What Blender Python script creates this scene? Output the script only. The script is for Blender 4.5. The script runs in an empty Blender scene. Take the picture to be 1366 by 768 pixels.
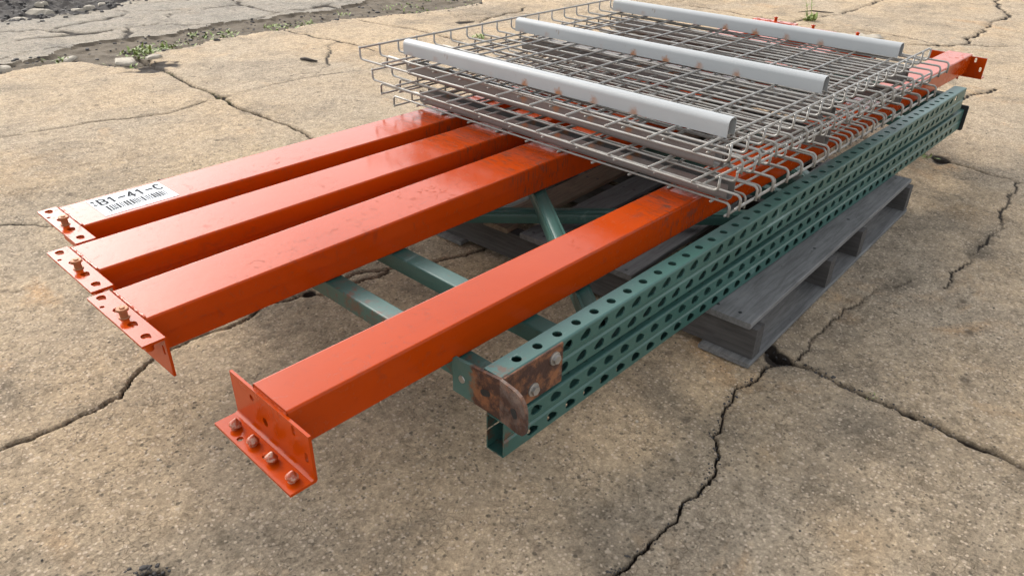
import bpy, math, random
import numpy as np
from mathutils import Vector, Matrix

random.seed(7)
R = math.radians
sc = bpy.context.scene
C = sc.collection

# ------------------------------------------------------------------ camera
cam_d = bpy.data.cameras.new('camera')
cam = bpy.data.objects.new('camera', cam_d)
C.objects.link(cam)
yaw, pitch, roll = 0.748, -0.527, 0.0168
f = Vector((math.cos(pitch) * math.cos(yaw), math.cos(pitch) * math.sin(yaw), math.sin(pitch)))
rt = f.cross(Vector((0, 0, 1))).normalized()
up = rt.cross(f)
rt, up = math.cos(roll) * rt + math.sin(roll) * up, -math.sin(roll) * rt + math.cos(roll) * up
M = Matrix((rt, up, -f)).transposed().to_4x4()
M.translation = Vector((-0.6753, -0.6440, 0.9831))
cam.matrix_world = M
cam_d.sensor_width = 36
cam_d.lens = 997.16 / 1366 * 36
cam_d.clip_start = 0.02
cam_d.clip_end = 2000
sc.camera = cam

# ------------------------------------------------------------------ light
SUN_EL, SUN_AZ = R(33), R(88)            # azimuth counter-clockwise from +X
w = bpy.data.worlds.new('World')
sc.world = w
w.use_nodes = True
nt = w.node_tree
nt.nodes.clear()
sky = nt.nodes.new('ShaderNodeTexSky')
sky.sky_type = 'NISHITA'
sky.sun_disc = False
sky.sun_elevation = SUN_EL
sky.sun_rotation = R(90) - SUN_AZ
sky.air_density = 1.0
sky.dust_density = 3.0
sky.ozone_density = 1.0
bg = nt.nodes.new('ShaderNodeBackground')
bg.inputs['Strength'].default_value = 0.15
wo = nt.nodes.new('ShaderNodeOutputWorld')
hs = nt.nodes.new('ShaderNodeHueSaturation')       # thin high cloud takes most of the blue out of the sky
hs.inputs['Saturation'].default_value = 0.22
nt.links.new(sky.outputs[0], hs.inputs['Color'])
nt.links.new(hs.outputs[0], bg.inputs[0])
nt.links.new(bg.outputs[0], wo.inputs[0])

sun_d = bpy.data.lights.new('sun', 'SUN')
sun_d.energy = 0.62
sun_d.angle = R(11)
sun_d.color = (1.0, 0.88, 0.70)
sun = bpy.data.objects.new('sun', sun_d)
C.objects.link(sun)
sd = Vector((math.cos(SUN_EL) * math.cos(SUN_AZ), math.cos(SUN_EL) * math.sin(SUN_AZ), math.sin(SUN_EL)))
sun.rotation_euler = sd.to_track_quat('Z', 'Y').to_euler()
sun.location = sd * 20

sc.view_settings.view_transform = 'Standard'
sc.view_settings.look = 'None'
sc.view_settings.gamma = 1
sc.view_settings.exposure = 1.50
sc.cycles.use_denoising = True
sc.cycles.max_bounces = 8
sc.cycles.glossy_bounces = 4
sc.cycles.diffuse_bounces = 4

# ------------------------------------------------------------------ materials
def ramp(nt, fac, stops):
    n = nt.nodes.new('ShaderNodeValToRGB')
    el = n.color_ramp.elements
    while len(el) < len(stops):
        el.new(0.5)
    for e, (p, c) in zip(el, stops):
        e.position = p
        e.color = c if len(c) == 4 else (*c, 1)
    nt.links.new(fac, n.inputs[0])
    return n.outputs[0]

class Mat:
    def __init__(s, name, base, rough=0.5, metal=0.0, spec=0.5):
        s.m = bpy.data.materials.new(name)
        s.m.use_nodes = True
        s.nt = s.m.node_tree
        s.b = s.nt.nodes['Principled BSDF']
        s.b.inputs['Base Color'].default_value = (*base, 1)
        s.b.inputs['Roughness'].default_value = rough
        s.b.inputs['Metallic'].default_value = metal
        s.b.inputs['Specular IOR Level'].default_value = spec
        rgb = s.nt.nodes.new('ShaderNodeRGB')
        rgb.outputs[0].default_value = (*base, 1)
        s.col = rgb.outputs[0]
        tc = s.nt.nodes.new('ShaderNodeTexCoord')
        s.co = tc.outputs['Object']
        s.nrm = None
    def rand_offset(s, k=7.0):
        oi = s.nt.nodes.new('ShaderNodeObjectInfo')
        ma = s.nt.nodes.new('ShaderNodeVectorMath'); ma.operation = 'MULTIPLY_ADD'
        s.nt.links.new(oi.outputs['Random'], ma.inputs[0])
        ma.inputs[1].default_value = (k, k * .7, k * .3)
        s.nt.links.new(s.co, ma.inputs[2])
        s.co = ma.outputs[0]
        return s
    def vec(s, scale):
        if scale == (1, 1, 1): return s.co
        v = s.nt.nodes.new('ShaderNodeVectorMath'); v.operation = 'MULTIPLY'
        s.nt.links.new(s.co, v.inputs[0]); v.inputs[1].default_value = scale
        return v.outputs[0]
    def noise(s, scale, detail=4, rough=.6, st=(1, 1, 1), dist=0.0):
        n = s.nt.nodes.new('ShaderNodeTexNoise')
        n.inputs['Scale'].default_value = scale
        n.inputs['Detail'].default_value = detail
        n.inputs['Roughness'].default_value = rough
        n.inputs['Distortion'].default_value = dist
        s.nt.links.new(s.vec(st), n.inputs['Vector'])
        return n.outputs['Fac']
    def voro(s, scale, out='Distance', feature='F1', st=(1, 1, 1), rnd=1.0):
        n = s.nt.nodes.new('ShaderNodeTexVoronoi')
        n.feature = feature
        n.inputs['Scale'].default_value = scale
        n.inputs['Randomness'].default_value = rnd
        s.nt.links.new(s.vec(st), n.inputs['Vector'])
        return n.outputs[out]
    def ramp(s, fac, stops):
        return ramp(s.nt, fac, stops)
    def mask(s, fac, a, b):
        return s.ramp(fac, [(min(a, b), (0, 0, 0) if a < b else (1, 1, 1)), (max(a, b), (1, 1, 1) if a < b else (0, 0, 0))])
    def mix(s, fac, col, k=1.0, mode='MIX'):
        n = s.nt.nodes.new('ShaderNodeMix')
        n.data_type = 'RGBA'; n.blend_type = mode
        if k != 1.0:
            mu = s.nt.nodes.new('ShaderNodeMath'); mu.operation = 'MULTIPLY'
            s.nt.links.new(fac, mu.inputs[0]); mu.inputs[1].default_value = k
            fac = mu.outputs[0]
        s.nt.links.new(fac, n.inputs['Factor'])
        s.nt.links.new(s.col, n.inputs['A'])
        if isinstance(col, tuple): n.inputs['B'].default_value = (*col, 1)
        else: s.nt.links.new(col, n.inputs['B'])
        s.col = n.outputs['Result']
        return s
    def math(s, op, a, b):
        n = s.nt.nodes.new('ShaderNodeMath'); n.operation = op
        for i, x in enumerate((a, b)):
            if isinstance(x, (int, float)): n.inputs[i].default_value = x
            else: s.nt.links.new(x, n.inputs[i])
        return n.outputs[0]
    def bump(s, fac, dist, strength=1.0):
        n = s.nt.nodes.new('ShaderNodeBump')
        n.inputs['Distance'].default_value = dist
        n.inputs['Strength'].default_value = strength
        s.nt.links.new(fac, n.inputs['Height'])
        if s.nrm is not None: s.nt.links.new(s.nrm, n.inputs['Normal'])
        s.nrm = n.outputs[0]
        return s
    def rough(s, fac, a, b):
        n = s.nt.nodes.new('ShaderNodeMapRange')
        s.nt.links.new(fac, n.inputs[0])
        n.inputs[3].default_value = a; n.inputs[4].default_value = b
        s.nt.links.new(n.outputs[0], s.b.inputs['Roughness'])
        return s
    def edge(s, radius):
        """1 along sharp edges of the thing's own shape, where paint wears off first"""
        b = s.nt.nodes.new('ShaderNodeBevel'); b.samples = 2; b.inputs['Radius'].default_value = radius
        g = s.nt.nodes.new('ShaderNodeNewGeometry')
        d = s.nt.nodes.new('ShaderNodeVectorMath'); d.operation = 'DOT_PRODUCT'
        s.nt.links.new(b.outputs[0], d.inputs[0]); s.nt.links.new(g.outputs['Normal'], d.inputs[1])
        return s.math('SUBTRACT', 1.0, d.outputs['Value'])
    def attr(s, name):
        n = s.nt.nodes.new('ShaderNodeAttribute'); n.attribute_name = name
        return n.outputs['Fac']
    def done(s):
        s.nt.links.new(s.col, s.b.inputs['Base Color'])
        if s.nrm is not None: s.nt.links.new(s.nrm, s.b.inputs['Normal'])
        return s.m

def m_orange():
    m = Mat('orange_paint', (0.37, 0.043, 0.0018), .3, 0, .16)
    sep = m.nt.nodes.new('ShaderNodeSeparateXYZ'); m.nt.links.new(m.co, sep.inputs[0])
    m.rand_offset()
    n1 = m.noise(3.0, 5, .6)
    m.mix(m.mask(n1, .35, .75), (0.30, 0.031, 0.0015), .8)
    mott = m.noise(42, 6, .74, (1, 1, 1), 1.3)
    patch = m.mask(m.noise(4, 3), .38, .60)
    blot = m.math('MULTIPLY', m.mask(mott, .54, .62), patch)
    m.mix(blot, (0.17, 0.021, 0.004), .5)
    m.mix(m.mask(m.noise(16, 4, .6, (.35, 60, 60)), .69, .72), (0.09, 0.017, 0.007), .6)
    m.mix(m.mask(m.noise(11, 4, .6, (.5, 45, 45), .1), .715, .73), (0.36, 0.13, 0.065), .5)
    m.mix(m.math('MULTIPLY', m.mask(m.edge(.0035), .03, .14), m.mask(m.noise(38, 5, .75, (.5, 1, 1)), .55, .62)), (0.085, 0.045, 0.032), .85)
    sc_ = m.noise(22, 3, .5, (1, 7, 7), .6)
    m.mix(m.mask(sc_, .70, .735), (0.13, 0.035, 0.018), .55)
    # dark crosswise streaks and blotches in a band at the deck edge
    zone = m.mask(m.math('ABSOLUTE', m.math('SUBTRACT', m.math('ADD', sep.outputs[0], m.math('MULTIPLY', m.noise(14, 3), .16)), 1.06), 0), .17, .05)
    streak = m.noise(30, 5, .65, (7, .8, 1), .3)
    m.mix(m.math('MULTIPLY', m.mask(streak, .52, .60), zone), (0.085, 0.035, 0.022), .75)
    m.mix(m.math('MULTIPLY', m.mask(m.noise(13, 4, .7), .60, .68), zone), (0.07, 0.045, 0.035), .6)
    sp = m.noise(260, 2, .5)
    m.mix(m.mask(sp, .74, .78), (0.10, 0.03, 0.015), .8)
    m.rough(m.math('ADD', m.math('MULTIPLY', blot, .75), m.math('MULTIPLY', m.noise(25, 4), .20)), .09, .58)
    m.bump(m.noise(60, 3, .5), .0005, .3)
    m.bump(m.noise(7, 2, .5), .002, .25)
    return m.done()

def m_teal():
    m = Mat('teal_paint', (0.028, 0.082, 0.068), .36)
    sep = m.nt.nodes.new('ShaderNodeSeparateXYZ'); m.nt.links.new(m.co, sep.inputs[0])
    m.rand_offset()
    m.mix(m.mask(m.noise(5, 5, .65), .35, .7), (0.042, 0.110, 0.094), .8)
    m.mix(m.mask(m.noise(9, 7, .75, (.6, 2, 2), .5), .60, .72), (0.22, 0.31, 0.30), .55)
    m.mix(m.mask(m.noise(120, 3, .6), .66, .72), (0.035, 0.05, 0.045), .7)
    m.mix(m.mask(m.noise(14, 6, .7, (1, 1, 1), .8), .69, .74), (0.16, 0.07, 0.04), .7)
    near = m.math('SUBTRACT', m.noise(45, 6, .75), m.math('MULTIPLY', sep.outputs[0], 1.1))
    m.mix(m.mask(near, .50, .60), (0.10, 0.042, 0.022), .85)
    m.mix(m.mask(m.noise(75, 5, .7, (.25, 1, 1)), .67, .71), (0.25, 0.30, 0.28), .6)
    m.rough(m.noise(12, 4), .28, .5)
    m.bump(m.noise(150, 3, .5), .0004, .4)
    return m.done()

def m_rust(teal=False, bare=0.0):
    m = Mat('rusty_steel', (0.042, 0.016, 0.009), .75)
    m.mix(m.mask(m.noise(26, 7, .72), .46, .60), (0.20, 0.078, 0.030))
    if bare: m.mix(m.mask(m.noise(30, 6, .7), .40, .60), (0.13, 0.105, 0.09), .75)
    m.mix(m.mask(m.noise(90, 5, .7), .55, .68), (0.06, 0.028, 0.02), .8)
    m.mix(m.mask(m.noise(24, 5, .7, (1, 1, 1), 1), .62, .74), (0.17, 0.14, 0.12), .45)
    if teal:
        sx = m.nt.nodes.new('ShaderNodeSeparateXYZ'); m.nt.links.new(m.co, sx.inputs[0])
        a = m.math('ADD', sx.outputs[1], m.math('MULTIPLY', m.noise(60, 4, .7), .05))
        m.mix(m.mask(a, .083, .094), (0.055, 0.125, 0.105), .92)
    m.bump(m.noise(180, 5, .7), .0012, .6)
    return m.done()

def m_wire():
    m = Mat('galvanised_wire', (0.27, 0.26, 0.238), .42, .2).rand_offset(3)
    m.mix(m.mask(m.noise(16, 5, .7), .42, .75), (0.17, 0.145, 0.12), .85)
    m.mix(m.mask(m.noise(30, 4, .7), .70, .76), (0.22, 0.09, 0.04), .7)
    m.rough(m.noise(40, 3), .28, .5)
    return m.done()

def m_channel(old=False):  # old: brownish lower-deck tone, darkened to hold the stack's shade in its colour
    m = Mat('grey_channel_paint' if not old else 'shaded_brownish_channel', (0.315, 0.325, 0.325) if not old else (.150, .138, .130), .38)
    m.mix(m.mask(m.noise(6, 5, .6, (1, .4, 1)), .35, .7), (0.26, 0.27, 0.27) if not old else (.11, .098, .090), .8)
    m.mix(m.mask(m.noise(70, 4, .6, (1, 1, .35)), .68, .73), (0.20, 0.14, 0.10), .6)
    # rust that has crept up from the welds at the wires
    sx = m.nt.nodes.new('ShaderNodeSeparateXYZ'); m.nt.links.new(m.co, sx.inputs[0])
    per = m.math('PINGPONG', m.math('SUBTRACT', sx.outputs[1], .066), .0549)
    low = m.math('POWER', m.math('ADD', m.math('POWER', per, 2), m.math('POWER', m.math('MULTIPLY', m.math('ABSOLUTE', sx.outputs[2], 0), .8), 2)), .5)
    low = m.math('ADD', low, m.math('MULTIPLY', m.noise(130, 4, .7), .022))
    sel = m.mask(m.noise(3.2, 1), .48, .52)
    m.mix(m.math('MULTIPLY', m.mask(low, .026, .017), sel), (0.26, 0.11, 0.045), .95)
    m.rough(m.noise(20, 4), .3, .5)
    m.bump(m.noise(90, 3), .0003, .3)
    return m.done()

def m_wood(name, base, dark, st=(1.2, 14, 14)):
    m = Mat(name, base, .8, 0, .25).rand_offset(11)
    g = m.noise(9, 6, .65, st, .4)
    m.mix(m.mask(g, .38, .66), dark, .85)
    m.mix(m.mask(m.noise(5, 4, .6), .55, .75), tuple(c * 1.5 for c in base), .5)
    m.mix(m.mask(m.noise(140, 3, .6, (.3, 1, 1)), .68, .73), tuple(c * .25 for c in base), .7)
    m.bump(g, .0015, .6)
    m.bump(m.noise(200, 3), .0006, .5)
    return m.done()

def m_concrete(name, tan, grey, pebble=1.0):
    m = Mat(name, tan, .92, 0, .2)
    def mul(fac_stops):
        n = m.nt.nodes.new('ShaderNodeMix'); n.data_type = 'RGBA'; n.blend_type = 'MULTIPLY'
        n.inputs['Factor'].default_value = 1
        m.nt.links.new(m.col, n.inputs['A']); m.nt.links.new(fac_stops, n.inputs['B'])
        m.col = n.outputs['Result']
    m.mix(m.mask(m.noise(1.1, 5, .6, (1, 1, 1), .4), .42, .62), grey, .95)
    m.mix(m.mask(m.noise(3.4, 6, .7, (1, 1, 1), .6), .50, .68), tuple(c * .56 for c in grey), .75)
    m.mix(m.mask(m.noise(2.3, 5, .65, (1, 1, 1), 1.0), .60, .74), (tan[0] * 1.10, tan[1] * .88, tan[2] * .66), .6)
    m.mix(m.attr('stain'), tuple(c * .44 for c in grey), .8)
    m.mix(m.attr('rusty'), (.44, .29, .15), .3)
    mid = m.noise(34, 5, .7)
    fine = m.noise(125, 6, .85)
    mul(m.ramp(mid, [(.30, (.60, .59, .57)), (.5, (1, 1, 1)), (.70, (1.22, 1.21, 1.19))]))
    mul(m.ramp(fine, [(.32, (.26, .245, .23)), (.42, (.80, .79, .78)), (.54, (1.05, 1.05, 1.04)), (.67, (1.65, 1.63, 1.59))]))
    # aggregate of several sizes: pale and dark pebbles, pits
    def sep(out):
        q = m.nt.nodes.new('ShaderNodeSeparateColor'); m.nt.links.new(out, q.inputs[0]); return q.outputs
    rag = m.noise(190, 3, .7)
    def spots(scale, size, lo, ch, soft=.10):
        d = m.math('ADD', m.voro(scale), m.math('MULTIPLY', rag, .36))
        c = sep(m.voro(scale, 'Color'))
        return m.math('MULTIPLY', m.mask(d, size + soft, size), m.mask(c[ch], lo, lo + .04))
    pale = (min(.66, tan[0] * 1.5), min(.60, tan[1] * 1.58), min(.55, tan[2] * 1.8))
    st1 = spots(120, .46, .62, 0); st2 = spots(58, .40, .80, 1); st3 = spots(30, .34, .90, 0)
    m.mix(st1, pale, .72 * pebble); m.mix(st2, pale, .60 * pebble); m.mix(st3, (tan[0] * 1.22, tan[1] * 1.20, tan[2] * 1.2), .55 * pebble)
    dk = spots(125, .44, .87, 2); dk2 = spots(60, .35, .93, 2); pit = spots(19, .30, .93, 1, .16)
    m.mix(dk, tuple(c * .34 for c in grey), .8); m.mix(dk2, tuple(c * .30 for c in grey), .8); m.mix(pit, (.105, .08, .058), .7)
    crev = m.math('MULTIPLY', m.mask(m.math('ADD', m.voro(75, 'Distance', 'DISTANCE_TO_EDGE'), m.math('MULTIPLY', rag, .08)), .085, .045), m.mask(m.noise(9, 4, .7), .46, .60))
    m.mix(crev, tuple(c * .45 for c in tan), .75)
    stone = m.math('ADD', st2, m.math('ADD', st1, st3)); hole = m.math('ADD', pit, m.math('ADD', dk2, crev))
    gr = m.attr('groove')
    m.mix(m.mask(gr, .2, .65), (.032, .024, .018))
    mo = m.attr('moss')
    m.mix(m.math('MULTIPLY', m.mask(mo, .3, .8), m.mask(m.noise(60, 4, .7), .46, .58)), (.06, .07, .022), .7)
    m.bump(fine, .0075, 1.0)
    m.bump(m.math('SUBTRACT', m.math('MULTIPLY', stone, .5), hole), .003, .8)
    m.bump(mid, .007, .6)
    return m.done()

def m_soil(name, a, b):
    m = Mat(name, a, .95, 0, .2)
    m.mix(m.mask(m.noise(9, 7, .75), .35, .65), b)
    m.mix(m.mask(m.noise(160, 4, .7), .58, .68), tuple(min(1, c * 2.2) for c in b), .7)
    m.mix(m.mask(m.attr('groove'), .25, .75), tuple(c * .5 for c in a))
    m.bump(m.noise(120, 5, .7), .005, .8)
    return m.done()

def m_plain(name, col, rough=.5, metal=0, var=.0, spec=.5):
    m = Mat(name, col, rough, metal, spec)
    if var:
        m.mix(m.mask(m.noise(60, 4, .6), .35, .7), tuple(c * var for c in col), .8)
        m.bump(m.noise(200, 3), .0005, .4)
    return m.done()

def m_stud():
    m = Mat('rivet_half_paint_half_bare', (.28, .040, .006), .3)
    m.mix(m.mask(m.noise(110, 4, .7), .49, .57), (.40, .24, .17), .75)
    return m.done()

def m_leaf():
    m = Mat('weed_leaf', (.15, .21, .045), .6).rand_offset(5)
    m.mix(m.mask(m.noise(25, 3), .35, .7), (.27, .31, .09), .8)
    m.mix(m.mask(m.noise(40, 3), .62, .72), (.35, .30, .14), .5)
    return m.done()

MAT = dict(orange=m_orange(), teal=m_teal(), rust=m_rust(), rust_teal=m_rust(True), rust_ear=m_rust(False, .45), wire=m_wire(), channel=m_channel(), channel_shaded=m_channel(True),
           pallet=m_wood('grey_painted_wood', (.160, .158, .154), (.082, .080, .077)),
           stringer=m_wood('shade_darkened_wood', (.075, .070, .066), (.040, .037, .035), (14, 1.0, 14)),  # same paint as the boards, with contact shade mixed into the colour
           raw=m_wood('bare_weathered_wood', (.22, .17, .12), (.12, .09, .065)),
           concrete=m_concrete('tan_concrete', (.440, .336, .222), (.385, .314, .230)),
           broken=m_concrete('grey_old_concrete', (.315, .272, .215), (.260, .235, .198), .8),
           soil=m_soil('damp_soil', (.085, .068, .05), (.13, .105, .075)),
           dark=m_soil('dark_rubble_soil', (.035, .032, .032), (.065, .058, .052)),
           steel=m_plain('worn_steel', (.42, .40, .37), .42, .7, .6),
           stud=m_stud(),
           pin=m_plain('rusty_pin', (.33, .12, .045), .6, .3, .55),
           black=m_plain('black_steel', (.02, .022, .024), .45, .2, .6),
           paper=m_plain('white_sticker', (.66, .68, .70), .8, 0, 0, .05),
           ink=m_plain('grey_ink', (.035, .035, .038), .9, 0, 0, .05),
           leaf=m_leaf(), stone=m_plain('pale_stone', (.36, .315, .25), .9, 0, .7),
           bark=m_plain('dark_bark', (.045, .036, .03), .9, 0, .6),
           deadleaf=m_plain('dead_leaf', (.13, .085, .05), .8, 0, .6),
           gravel=m_plain('black_gravel', (.05, .045, .042), .85, 0, .5))

# ------------------------------------------------------------------ builders
class MB:
    def __init__(s): s.v = []; s.f = []
    def add(s, vs, fs):
        o = len(s.v); s.v += [tuple(p) for p in vs]; s.f += [tuple(i + o for i in q) for q in fs]
    def box(s, x0, x1, y0, y1, z0, z1, bev=0.0):
        if bev <= 0:
            s.add([(x0, y0, z0), (x1, y0, z0), (x1, y1, z0), (x0, y1, z0), (x0, y0, z1), (x1, y0, z1), (x1, y1, z1), (x0, y1, z1)],
                  [(0, 3, 2, 1), (4, 5, 6, 7), (0, 1, 5, 4), (1, 2, 6, 5), (2, 3, 7, 6), (3, 0, 4, 7)]); return
        b = bev
        prof = [(y0 + b, z0), (y1 - b, z0), (y1, z0 + b), (y1, z1 - b), (y1 - b, z1), (y0 + b, z1), (y0, z1 - b), (y0, z0 + b)]
        s.prism_x(prof, x0, x1)
    def prism_x(s, prof, x0, x1, xs=None, caps=True):
        xs = xs or [x0, x1]; n = len(prof)
        vs = [(x, y, z) for x in xs for (y, z) in prof]; fs = []
        for k in range(len(xs) - 1):
            for i in range(n):
                j = (i + 1) % n
                fs.append((k * n + i, (k + 1) * n + i, (k + 1) * n + j, k * n + j))
        if caps:
            fs.append(tuple(range(n))); fs.append(tuple((len(xs) - 1) * n + i for i in reversed(range(n))))
        s.add(vs, fs)
    def prism_y(s, prof, y0, y1):
        m = MB(); m.prism_x([(b, a) for a, b in prof], y0, y1)   # prof = (x, z)
        s.add([(q[2], q[0], q[1]) for q in [(a, b, c) for a, b, c in [(p[0], p[2], p[1]) for p in m.v]]] if False else [(p[2], p[0], p[1]) for p in m.v], m.f)
    def tube(s, pts, r, n=8):
        pts = [Vector(p) for p in pts]; vs = []; fs = []
        t0 = (pts[1] - pts[0]).normalized()
        a = t0.orthogonal().normalized()
        for i, p in enumerate(pts):
            if i == 0: t = t0
            elif i == len(pts) - 1: t = (pts[i] - pts[i - 1]).normalized()
            else: t = ((pts[i + 1] - p).normalized() + (p - pts[i - 1]).normalized()).normalized()
            a = (a - t * a.dot(t)).normalized(); b = t.cross(a)
            rr = r[i] if isinstance(r, (list, tuple)) else r
            for k in range(n):
                an = 2 * math.pi * k / n
                vs.append(p + (a * math.cos(an) + b * math.sin(an)) * rr)
        for i in range(len(pts) - 1):
            for k in range(n):
                j = (k + 1) % n
                fs.append((i * n + k, i * n + j, (i + 1) * n + j, (i + 1) * n + k))
        fs.append(tuple(reversed(range(n)))); fs.append(tuple((len(pts) - 1) * n + k for k in range(n)))
        s.add(vs, fs)
    def cyl(s, c, r, h, axis='z', n=14, r2=None):
        c = Vector(c); ax = {'x': Vector((1, 0, 0)), 'y': Vector((0, 1, 0)), 'z': Vector((0, 0, 1))}[axis]
        s.tube([c, c + ax * h], [r, r if r2 is None else r2], n)
    def mesh(s, name, mat, smooth=False):
        me = bpy.data.meshes.new(name)
        me.from_pydata(s.v, [], s.f); me.update()
        if mat: me.materials.append(MAT[mat])
        if smooth:
            me.shade_smooth()
        return me
    def build(s, name, mat, parent=None, smooth=False, auto=None, loc=None):
        o = bpy.data.objects.new(name, s.mesh(name, mat, smooth)); C.objects.link(o)
        if auto is not None:
            me = o.data
            me.shade_smooth()
            try: me.set_sharp_from_angle(angle=R(auto))
            except Exception: pass
        if parent: o.parent = parent
        if loc: o.location = loc
        return o

def fixn(o):
    import bmesh
    bm = bmesh.new(); bm.from_mesh(o.data)
    bmesh.ops.recalc_face_normals(bm, faces=bm.faces[:]); bm.to_mesh(o.data); bm.free()
    return o

def thing(name, loc, label, cat, group=None, rz=0.0):
    o = bpy.data.objects.new(name, None); C.objects.link(o)
    o.empty_display_size = .1
    o.location = loc; o.rotation_euler = (0, 0, rz)
    o['label'] = label; o['category'] = cat
    if group: o['group'] = group
    return o
def tag(o, label=None, cat=None, group=None, kind=None):
    if label: o['label'] = label
    if cat: o['category'] = cat
    if group: o['group'] = group
    if kind: o['kind'] = kind
    return o
def dup(o, parent, loc=None, name=None):
    c = o.copy(); C.objects.link(c); c.parent = parent
    if loc is not None: c.location = loc
    return c

def hull(circles, n=16):
    pts = []
    for cx, cy, r in circles:
        pts += [(cx + r * math.cos(2 * math.pi * k / n), cy + r * math.sin(2 * math.pi * k / n)) for k in range(n)]
    pts = sorted(set(pts))
    def half(ps):
        h = []
        for p in ps:
            while len(h) > 1 and (h[-1][0] - h[-2][0]) * (p[1] - h[-2][1]) - (h[-1][1] - h[-2][1]) * (p[0] - h[-2][0]) <= 1e-12: h.pop()
            h.append(p)
        return h[:-1]
    return half(pts) + half(pts[::-1])
def ray_poly(poly, a):
    d = (math.cos(a), math.sin(a)); best = None
    for i in range(len(poly)):
        p, q = poly[i], poly[(i + 1) % len(poly)]
        e = (q[0] - p[0], q[1] - p[1]); den = d[0] * e[1] - d[1] * e[0]
        if abs(den) < 1e-12: continue
        t = (p[0] * e[1] - p[1] * e[0]) / den; u = (p[0] * d[1] - p[1] * d[0]) / den
        if t > 0 and -1e-6 <= u <= 1 + 1e-6 and (best is None or t < best): best = t
    return best
def holed(u0, u1, v0, v1, cu, cv, poly, n=14, both=True, th=.0025):
    """a rectangle with a hole: returns (points (u, v, w), faces); w = 0 front, th = back"""
    ang = [2 * math.pi * k / n for k in range(n)] + [math.atan2(v - cv, u - cu) % (2 * math.pi) for u in (u0, u1) for v in (v0, v1)]
    ang = sorted(set(round(a, 6) for a in ang))
    rect = [(u0 - cu, v0 - cv), (u1 - cu, v0 - cv), (u1 - cu, v1 - cv), (u0 - cu, v1 - cv)]
    N = len(ang); out = []; inn = []
    for a in ang:
        t = ray_poly(rect, a); out.append((cu + t * math.cos(a), cv + t * math.sin(a)))
        t = ray_poly(poly, a); inn.append((cu + t * math.cos(a), cv + t * math.sin(a)))
    vs = [(u, v, 0) for u, v in out] + [(u, v, 0) for u, v in inn] + [(u, v, th) for u, v in inn]
    fs = []
    for i in range(N):
        j = (i + 1) % N
        fs += [(i, j, N + j, N + i), (N + i, N + j, 2 * N + j, 2 * N + i)]
    if both:
        vs += [(u, v, th) for u, v in out]
        for i in range(N):
            j = (i + 1) % N
            fs += [(2 * N + i, 2 * N + j, 3 * N + j, 3 * N + i), (i, 3 * N + i, 3 * N + j, j)]
    return vs, fs

# ------------------------------------------------------------------ ground
rng = np.random.default_rng(11)
def fractal(pts, jit=.18, it=4, seed=0):
    rg = np.random.default_rng(seed); p = np.array(pts, float)
    for _ in range(it):
        a, b = p[:-1], p[1:]; d = b - a; L = np.hypot(d[:, 0], d[:, 1])
        nrm = np.stack([-d[:, 1], d[:, 0]], 1)
        mid = (a + b) / 2 + nrm * (rg.uniform(-jit, jit, len(a)))[:, None]
        q = np.empty((len(p) + len(mid), 2)); q[0::2] = p; q[1::2] = mid; p = q
    return p

JOINT_A = [(0.925, 3.62), (0.918, 3.398), (0.899, 3.106), (0.884, 2.666), (0.871, 2.255), (0.865, 1.882), (0.83, 1.0), (0.80, .3), (0.78, -0.097), (0.772, -0.157), (0.777, -0.199), (0.768, -0.28), (0.769, -0.39), (0.765, -0.494), (0.756, -0.637), (.74, -1.3)]
JOINT_B = [(2.45, 3.7), (2.44, 2.5), (2.43, 1.2), (2.414, 0.081), (2.424, 0.003), (2.408, -0.08), (2.385, -0.162), (2.385, -0.273), (2.36, -.8), (2.34, -1.6)]
CROSS = [(-.6, 2.73), (0.008, 2.715), (0.041, 2.695), (0.159, 2.683), (0.351, 2.658), (0.454, 2.614), (0.608, 2.566), (0.705, 2.594), (0.884, 2.640)]
CROSS2 = [(0.884, 2.62), (1.13, 2.66), (1.321, 2.667), (1.478, 2.639), (1.633, 2.596), (1.804, 2.565), (2.44, 2.5)]
EDGE = [(-2, 3.78), (0.13, 3.8), (0.31, 3.76), (0.4, 3.78), (0.6, 3.8), (0.7, 3.71), (0.73, 3.58), (0.82, 3.46), (0.90, 3.42), (1.05, 3.69), (1.27, 3.69), (1.47, 3.77), (1.72, 3.78), (1.91, 3.75), (2.08, 3.76), (2.36, 3.82), (2.59, 3.71), (2.91, 3.61), (3.16, 3.58), (3.52, 3.64), (3.88, 3.83), (6, 3.9), (14, 4.0)]
EDGE2 = [(-2, 3.95), (0.18, 4.01), (0.37, 3.96), (0.64, 4.02), (0.74, 4.1), (0.95, 4.09), (1.11, 4.08), (1.34, 4.09), (1.58, 4.18), (1.89, 4.17), (2.14, 4.12), (2.49, 4.1), (2.81, 4.18), (3.1, 4.37), (3.9, 4.6), (6, 4.6), (14, 4.7)]
ASPH = [(-2, 5.2), (0.56, 5.21), (0.71, 5.14), (0.92, 5.11), (1.13, 5.17), (1.34, 5.21), (1.65, 5.34), (1.84, 5.52), (2.4, 6.2), (3.2, 7.5), (5, 9.5)]
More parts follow.
